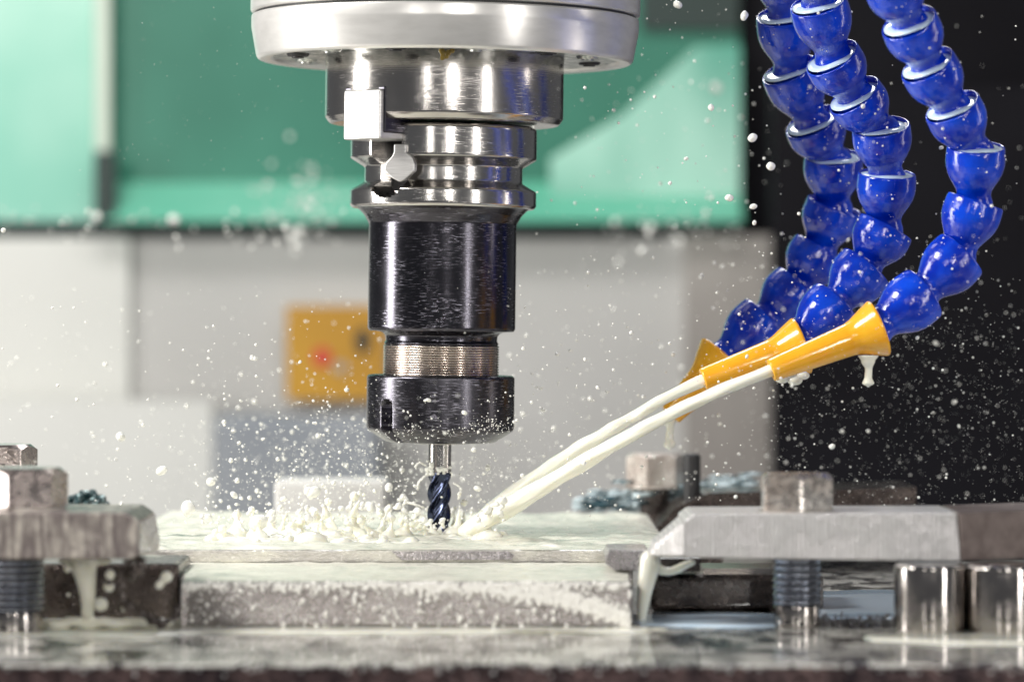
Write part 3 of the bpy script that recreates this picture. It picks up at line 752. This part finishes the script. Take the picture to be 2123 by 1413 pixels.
for i in range(90):
    u = r1.random(); px = 600 + 290 * u; B.append((px + r1.uniform(-25, 25), 1098 - 10 * r1.random() + 6 * r1.random(), r1.uniform(-2.6, 2.2), r1.uniform(.08, .2)))
for px, h in ((625, 26), (655, 48), (676, 72), (690, 88), (724, 62), (733, 82), (750, 40), (778, 52), (790, 74), (803, 48), (834, 34), (856, 20)):
    F.append((px, 1092, px + r1.uniform(-32, 20), 1092 - h * r1.uniform(.7, 1), r1.uniform(-1.2, .6), r1.uniform(.05, .10)))
    if r1.random() < .8: F.append((px, 1092 - h * .35, px + r1.uniform(-34, 34), 1092 - h * r1.uniform(.7, 1), r1.uniform(-1.2, .6), .04))
crown('coolant_splash', 'large crown of milky splash fingers left of the end mill', F, B, seed=2)
F = []; B = []
for i in range(40): B.append((r1.uniform(425, 620), 1104 + r1.uniform(-5, 6), r1.uniform(-2.4, .4), r1.uniform(.07, .17)))
for px, h in ((437, 20), (470, 24), (492, 48), (530, 62), (538, 40), (565, 26), (582, 40), (600, 24)):
    F.append((px, 1102, px + r1.uniform(-10, 10), 1102 - h, r1.uniform(-2, 0), r1.uniform(.06, .12)))
crown('coolant_splash', 'low lumpy milky splash at the left end of the wet plate', F, B, seed=3)
F = []; B = []
for i in range(34): B.append((r1.uniform(905, 1030), 1102 + r1.uniform(-6, 8), r1.uniform(-1.4, .8), r1.uniform(.08, .18)))
for px, qx, qy in ((938, 944, 1040), (946, 952, 1010), (955, 962, 1030), (928, 930, 1060), (900, 893, 1062), (888, 880, 1075), (1005, 1010, 1080), (1040, 1046, 1098), (910, 918, 1070)):
    F.append((px, 1098, qx, qy, r1.uniform(-.9, .2), r1.uniform(.04, .065)))
crown('coolant_splash', 'milky splash where the jets hit beside the end mill', F, B, seed=4)
# fluid wrapped round the upper end of the flutes
bm = bmesh.new()
for i in range(30):
    a_ = r1.uniform(-1.5, 1.5); z = -3.22 + r1.gauss(0, .07)
    ball(bm, Vector((AX.x - .04 + .25 * math.sin(a_), -.25 * math.cos(a_), z)), r1.uniform(.018, .045), 2, (1.5, 1, 1))
for i in range(14):
    a_ = r1.uniform(-1.5, 1.5); z = -4.55 + abs(r1.gauss(0, .3))
    ball(bm, Vector((AX.x - .055 + .24 * math.sin(a_), -.25 * math.cos(a_), z)), r1.uniform(.015, .04), 2)
tag(obj('coolant_collar', bm, M['drop'], smooth=180), 'milky beads clinging around the end mill', kind='stuff')
# thin threads of fluid flung off the cutter
for i, (p0, p1, p2) in enumerate((((880, 1052), (860, 1045), (838, 1040)), ((882, 1070), (862, 1060), (850, 1062)), ((882, 985), (868, 1000), (866, 1015)), ((884, 965), (870, 958), (860, 968)), ((940, 1000), (955, 1012), (950, 1035)))):
    pts = spline([P(*p0, -.3), P(*p1, -.35), P(*p2, -.3)], 8)
    tag(obj('coolant_thread', tube(pts, [.018 + .012 * math.sin(k) ** 2 for k in range(len(pts))], 8), M['drop'], smooth=180),
        ('thin thread of coolant flung left from the lower flutes', 'short coolant thread flung left near the cutter tip', 'curled coolant thread left of the flute middle', 'fine coolant thread beside the top of the flutes', 'thin coolant thread right of the flutes')[i], 'thread', 'threads of flung coolant')

# ------------------------------------------------------------------ fluid under the clamps
def blobs(name, label, spheres, cat='drip', mat='cool', vox=.03):
    bm = bmesh.new()
    for px, py, d, r_, sx, sz in spheres: ball(bm, P(px, py, d), r_, 2, (sx, 1, sz))
    o = obj(name, bm, M[mat], smooth=180)
    m = o.modifiers.new('remesh', 'REMESH'); m.mode = 'VOXEL'; m.voxel_size = vox; m.use_smooth_shade = True
    s = o.modifiers.new('smooth', 'SMOOTH'); s.factor = .6; s.iterations = 5
    return tag(o, label, cat, 'coolant running down under the clamps')
S_ = []
for i in range(26):
    u = i / 25; w_ = .19 * (1 - u) ** 1.2 + .075 + .05 * u * u
    S_.append((172 + 10 * math.sin(u * 2), 1163 + 105 * u, -9.6, w_, 1, 1))
for i in range(11): S_.append((130 + i * 10, 1163, -9.5, .07 + .03 * math.sin(i * 1.7), 1.4, .7))
for x, y, r_ in ((228, 1190, .10), (226, 1215, .11), (209, 1252, .14), (140, 1178, .08), (142, 1232, .05), (256, 1262, .06), (330, 1212, .09), (345, 1195, .12)): S_.append((x, y, -9.9, r_, 1, 1))
for i in range(24): S_.append((112 + i * 10, 1290 + 4 * math.sin(i), -9.5, .12 + .05 * math.sin(i * 2.1), 1.6, .6))
blobs('coolant_runnel', 'thick cream runnel pouring from under the left clamp', S_, 'runnel')
S_ = []
for i in range(22):
    u = i / 21; S_.append((1348 - 18 * math.sin(u * 1.5), 1166 + 130 * u, -7.8, .13 * (1 - u) + .075, 1, 1.3))
for i in range(14):
    u = i / 13; S_.append((1345 + 88 * u, 1166 + 14 * math.sin(u * 4) + 10 * u, -7.5, .10 - .03 * u, 1.5, 1))
blobs('coolant_runnel', 'milky runnel pouring down the right end of the block', S_, 'runnel')
def puddle(name, label, pts, z, mat='cool', h=.035, seed=0):
    """low puddle with a rounded rim"""
    bm = bmesh.new(); cx = sum(p[0] for p in pts) / len(pts); cy = sum(p[1] for p in pts) / len(pts)
    n = 64; rings = []
    import_len = len(pts)
    loop = spline([Vector((p[0], p[1], 0)) for p in pts + [pts[0]]], 12)[:-1]
    for f, zz in ((1, 0), (.985, h * .6), (.96, h), (.6, h * 1.1), (0.02, h * 1.1)):
        ring = []
        for v in loop:
            wn = 1 + .06 * mn.noise(Vector((v.x * 1.5, v.y * 1.5, seed)))
            ring.append(bm.verts.new((cx + (v.x - cx) * f * wn, cy + (v.y - cy) * f * wn, z + zz)))
        rings.append(ring)
    for a, b in zip(rings, rings[1:]):
        for i in range(len(a)): bm.faces.new((a[i], a[(i + 1) % len(a)], b[(i + 1) % len(a)], b[i]))
    bm.faces.new(rings[-1]); bmesh.ops.recalc_face_normals(bm, faces=bm.faces)
    return tag(obj(name, bm, M[mat], smooth=180), label, 'puddle', 'puddles of coolant on the table')
puddle('coolant_puddle', 'cream puddle on the table under the left clamp', [(-9.2, -10.4), (-6.5, -10.6), (-5.2, -9.7), (-5.2, -7.5), (-7, -5.5), (-9, -6.2)], TZ + .002, seed=1)
puddle('coolant_puddle', 'pale puddle on the table behind the right clamp bolt', [(2.3, -8.6), (4.2, -8.9), (5.4, -8.3), (5, -6.4), (2.4, -6.2)], TZ + .002, 'pool', seed=2)
puddle('coolant_puddle', 'pale puddle in front of the riser cylinders', [(6.2, -11.4), (8, -12.2), (10.5, -12), (10.5, -10.6), (8, -10.2), (6.4, -10.5)], TZ + .002, seed=3)
puddle('coolant_puddle', 'long cream puddle along the foot of the wet block', [(-6, -9.9), (-3, -10.2), (0, -9.9), (2.1, -10.1), (2.2, -9.0), (-5.6, -8.9)], TZ + .002, seed=4)
puddle('coolant_puddle', 'pale puddle far back between the right bolt and the riser cylinders', [(5.6, -7.2), (8.2, -7), (9, -4), (8, -1), (5.6, -1.5), (5.2, -4)], TZ + .002, 'pool', seed=6)
# curled metal chips
def chip(ctrl, r_, label, seed):
    pts = spline([P(*c) for c in ctrl], 10)
    return tag(obj('metal_chip', tube(pts, [r_ * (1 + .3 * math.sin(i * .9 + seed)) for i in range(len(pts))], 8, .3, [.35] * len(pts), seed=seed), M['darkblock'], smooth=180), label, 'chip', 'curled metal chips')
chip([(262, 1170, -10.4), (285, 1155, -10.6), (292, 1178, -10.7), (272, 1195, -10.5), (256, 1180, -10.3), (252, 1215, -10.3), (256, 1248, -10.3), (290, 1268, -10.4), (322, 1290, -10.5), (345, 1296, -10.5)], .075, 'long dark curled chip looping down beside the left end of the block', 1)
chip([(210, 1204, -10.2), (235, 1206, -10.3), (262, 1200, -10.3), (285, 1196, -10.2)], .04, 'short dark sliver crossing the cream runnel', 2)
chip([(300, 1275, -10.2), (340, 1288, -10.3), (362, 1276, -10.2), (368, 1250, -10.1)], .05, 'thin chip curled against the left corner of the block', 3)
# dark filler block behind the runnel
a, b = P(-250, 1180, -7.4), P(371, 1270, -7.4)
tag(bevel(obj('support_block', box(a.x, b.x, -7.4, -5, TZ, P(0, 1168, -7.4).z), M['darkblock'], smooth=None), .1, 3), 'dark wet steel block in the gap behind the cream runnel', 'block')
# shavings by the right bolt
bm = bmesh.new()
for i in range(130):
    p = Vector((R.uniform(5.6, 7.1), R.uniform(-8.8, -7.6), TZ + R.uniform(.01, .12)))
    m_ = Matrix.Translation(p) @ Matrix.Rotation(R.uniform(0, 6), 4, Vector((R.random(), R.random(), R.random() + .1)))
    bmesh.ops.create_cube(bm, size=1, matrix=m_ @ Matrix.Diagonal((R.uniform(.05, .2), .03, .012, 1)))
tag(obj('metal_shavings', bm, M['shim'], smooth=None), 'scatter of fine metal shavings on the table beside the right bolt', kind='stuff')

bv = []; bf = []
for i in range(150):
    px = U0(0, 2123) if False else R.uniform(0, 2123); c = P(px, 1380, YF); r_ = R.uniform(.015, .045); b0 = len(bv)
    zz = TZ - abs(R.gauss(0, .06)) - .02
    bv += [Vector((c.x + v.x * r_, YF + v.y * r_, zz + v.z * r_)) for v in bvt]; bf += [[b0 + k for k in f] for f in bft]
me = bpy.data.meshes.new('water_beads'); me.from_pydata(bv, [], bf); me.materials.append(M['key'])  # steel spheres added to give glints along the table edge
for p in me.polygons: p.use_smooth = True
o = bpy.data.objects.new('water_beads', me); C.objects.link(o); tag(o, 'shiny steel beads added as glints along the front edge of the table', kind='stuff')
# ------------------------------------------------------------------ droplets
drops = []          # (px, py, depth, radius, region)
def cloud(n, fx, fy, fd, fr, reg):
    for _ in range(n): drops.append((fx(), fy(), fd(), fr(), reg))
U = R.uniform; G = R.gauss
cloud(800, lambda: G(760, 180), lambda: G(985, 75), lambda: G(1, 3.2), lambda: min(.05, .008 + R.expovariate(125)), 'mill')
cloud(800, lambda: G(740, 260), lambda: G(920, 115), lambda: G(1, 6), lambda: min(.05, .008 + R.expovariate(110)), 'mill')
cloud(260, lambda: U(420, 1050), lambda: 1085 - abs(G(0, 45)), lambda: G(-.6, 1.2), lambda: min(.10, .018 + R.expovariate(45)), 'mill')
cloud(320, lambda: U(0, 760), lambda: U(600, 1060), lambda: U(-8, 12), lambda: min(.05, .008 + R.expovariate(110)), 'left')
cloud(340, lambda: U(1200, 1640), lambda: U(150, 1080), lambda: U(-6, 14), lambda: min(.05, .008 + R.expovariate(105)), 'right')
cloud(700, lambda: U(1500, 2123), lambda: U(480, 1060), lambda: U(-10, 9), lambda: min(.045, .006 + R.expovariate(150)), 'dark')
cloud(180, lambda: U(1100, 2123), lambda: U(0, 500), lambda: U(-9, 10), lambda: min(.05, .008 + R.expovariate(110)), 'dark')
cloud(300, lambda: U(1050, 1500), lambda: U(560, 1040), lambda: U(-6, 8), lambda: min(.045, .009 + R.expovariate(95)), 'right')
cloud(60, lambda: G(1390, 62), lambda: G(475, 26), lambda: U(20, 44), lambda: .02 + min(.06, R.expovariate(60)), 'right')
cloud(75, lambda: G(628, 42), lambda: G(405, 42), lambda: U(34, 46), lambda: U(.03, .085), 'green')
cloud(12, lambda: G(615, 9), lambda: G(490, 12), lambda: U(34, 44), lambda: U(.06, .12), 'green')
cloud(70, lambda: U(0, 760), lambda: U(430, 520), lambda: U(14, 34), lambda: U(.02, .06), 'green')
cloud(110, lambda: G(1020, 26), lambda: G(880, 11), lambda: U(-1.9, -1.6), lambda: U(.005, .013), 'mill')
cloud(60, lambda: G(870, 60), lambda: G(893, 8), lambda: U(-1.9, -1.7), lambda: U(.006, .014), 'mill')
named = [(390, 1053, -1.5, .17), (1598, 345, -3, .09), (1560, 286, -3, .10), (1512, 410, -3, .09), (1562, 428, -3, .07), (1474, 223, -3, .07), (1405, 10, -3, .10), (1543, 33, -3, .09), (1484, 182, -20, .07), (888, 829, -2, .05), (881, 830, -2, .03), (963, 855, -2, .05), (536, 1082, -1.5, .2), (650, 1020, -1, .13), (640, 1018, -1, .1), (746, 1022, -1, .06), (612, 493, 40, .20), (437, 998, -1, .1), (335, 975, -1, .1), (250, 905, 2, .1), (1980, 540, -4, .05), (1902, 700, -4, .045), (1725, 925, -5, .06), (2123, 532, -4, .05), (1350, 470, 38, .11), (1410, 500, 40, .16), (1275, 460, 36, .11), (200, 450, 30, .14), (360, 455, 30, .17), (7, 477, -2, .05)]
for n_ in named: drops.append((*n_, 'named'))
drops = [d for d in drops if 0 < d[0] < 2123 and 0 < d[1] < 1105 and not (d[1] > 1060 and (d[0] < 300 or d[0] > 1340))]
drops = [d for d in drops if not (870 < d[0] < 950 and 915 < d[1] < 1075 and d[2] < .4 and (d[3] > .03 or R.random() < .75))]
drops.sort(key=lambda d: -d[3] / K(d[2]))
dm = []
for s in range(5):
    bm = bmesh.new(); ball(bm, Vector((0, 0, 0)), 1, 3)
    for v in bm.verts: v.co *= 1 + .12 * mn.noise(v.co * 1.1 + Vector((s * 5, 0, 0)))
    me = bpy.data.meshes.new('coolant_droplet'); bm.to_mesh(me); bm.free()
    for p in me.polygons: p.use_smooth = True
    me.materials.append(M['drop']); dm.append(me)
COLS = [(0, 110, 'at the left edge'), (110, 290, 'above the left clamp'), (290, 450, 'left of the sign'), (450, 525, 'above the left plate end'), (525, 595, 'just left of the sign'), (595, 628, 'in line with the sign edge'), (628, 662, 'left of the red dot line'),
        (662, 700, 'right of the red dot'), (700, 800, 'by the left side of the holder'), (800, 845, 'one nut width left of the cutter'), (845, 885, 'close left of the end mill'), (885, 940, 'in front of the cutter axis'), (940, 1000, 'close right of the end mill'), (1000, 1060, 'under the nut right side'), (1060, 1200, 'right of the holder'),
        (1200, 1340, 'above the coolant jets'), (1340, 1380, 'above the rear drip'), (1380, 1420, 'right of the rear drip'), (1420, 1460, 'above the right clamp nose'), (1460, 1560, 'beside the black wall edge'), (1560, 1700, 'near the rear hose'), (1700, 1850, 'near the middle hose'),
        (1850, 2000, 'near the front hose'), (2000, 2124, 'at the right edge')]
ROWS = [(0, 200, 'at spindle height'), (200, 340, 'at drive key height'), (340, 390, 'at V groove height'), (390, 440, 'at lower flange height'), (440, 480, 'at seal strip height'), (480, 520, 'just under the seal strip'), (520, 640, 'at holder body height'),
        (640, 780, 'at sign height'), (780, 900, 'at collet nut height'), (900, 960, 'just below nut height'), (960, 1010, 'at bolt head height'), (1010, 1035, 'over the plate'), (1035, 1055, 'low over the plate'), (1055, 1075, 'just above the splash'), (1075, 1200, 'skimming the plate')]
def pick(T, v):
    for a, b, t in T:
        if a <= v < b: return t
    return T[-1][2]
cells = {}
for dd in drops[:290]: cells.setdefault((pick(COLS, dd[0]), pick(ROWS, dd[1])), []).append(dd)
for (cx, cy), lst in cells.items():
    for n_, (px, py, d, r_, reg) in enumerate(lst):
        o = bpy.data.objects.new('coolant_droplet', R.choice(dm)); C.objects.link(o)
        o.location = P(px, py, d); o.scale = (r_ * U(.75, 1), r_, r_ * U(.9, 1.35)); o.rotation_euler = (U(0, 3), U(0, 3), 0)
        w_ = 'lone' if len(lst) == 1 else ('largest', 'second largest', 'third largest', 'fourth largest', 'fifth largest')[n_] if n_ < 5 else 'small blurred'
        tag(o, w_ + ' droplet ' + cx + ', ' + cy, 'droplet', 'flying droplets of milky coolant')
bm = bmesh.new(); me_v = []; me_f = []
t0 = bmesh.new(); bmesh.ops.create_icosphere(t0, subdivisions=2, radius=1); tv = [v.co.copy() for v in t0.verts]; tf = [[v.index for v in f.verts] for f in t0.faces]; t0.free(); bm.free()
rest = drops[290:]
for _ in range(5000):
    if R.random() < .5: rest.append((G(830, 200), G(985, 80), G(0, 3), U(.004, .010), ''))
    elif R.random() < .6: rest.append((U(1580, 2123), U(640, 1060), U(-6, 6), U(.003, .008), ''))
    else: rest.append((U(150, 1500), U(0, 1050), U(-5, 8), U(.003, .007), ''))
for px, py, d, r_, reg in rest:
    if py > 1100 or (870 < px < 950 and 915 < py < 1080 and d < .3): continue
    c = P(px, py, d); base = len(me_v)
    me_v += [c + v * r_ for v in tv]; me_f += [[base + i for i in f] for f in tf]
me = bpy.data.meshes.new('coolant_spray'); me.from_pydata(me_v, [], me_f); me.materials.append(M['drop'])
for p in me.polygons: p.use_smooth = True
o = bpy.data.objects.new('coolant_spray', me); C.objects.link(o)
tag(o, 'fine mist of tiny coolant droplets in the air', kind='stuff')
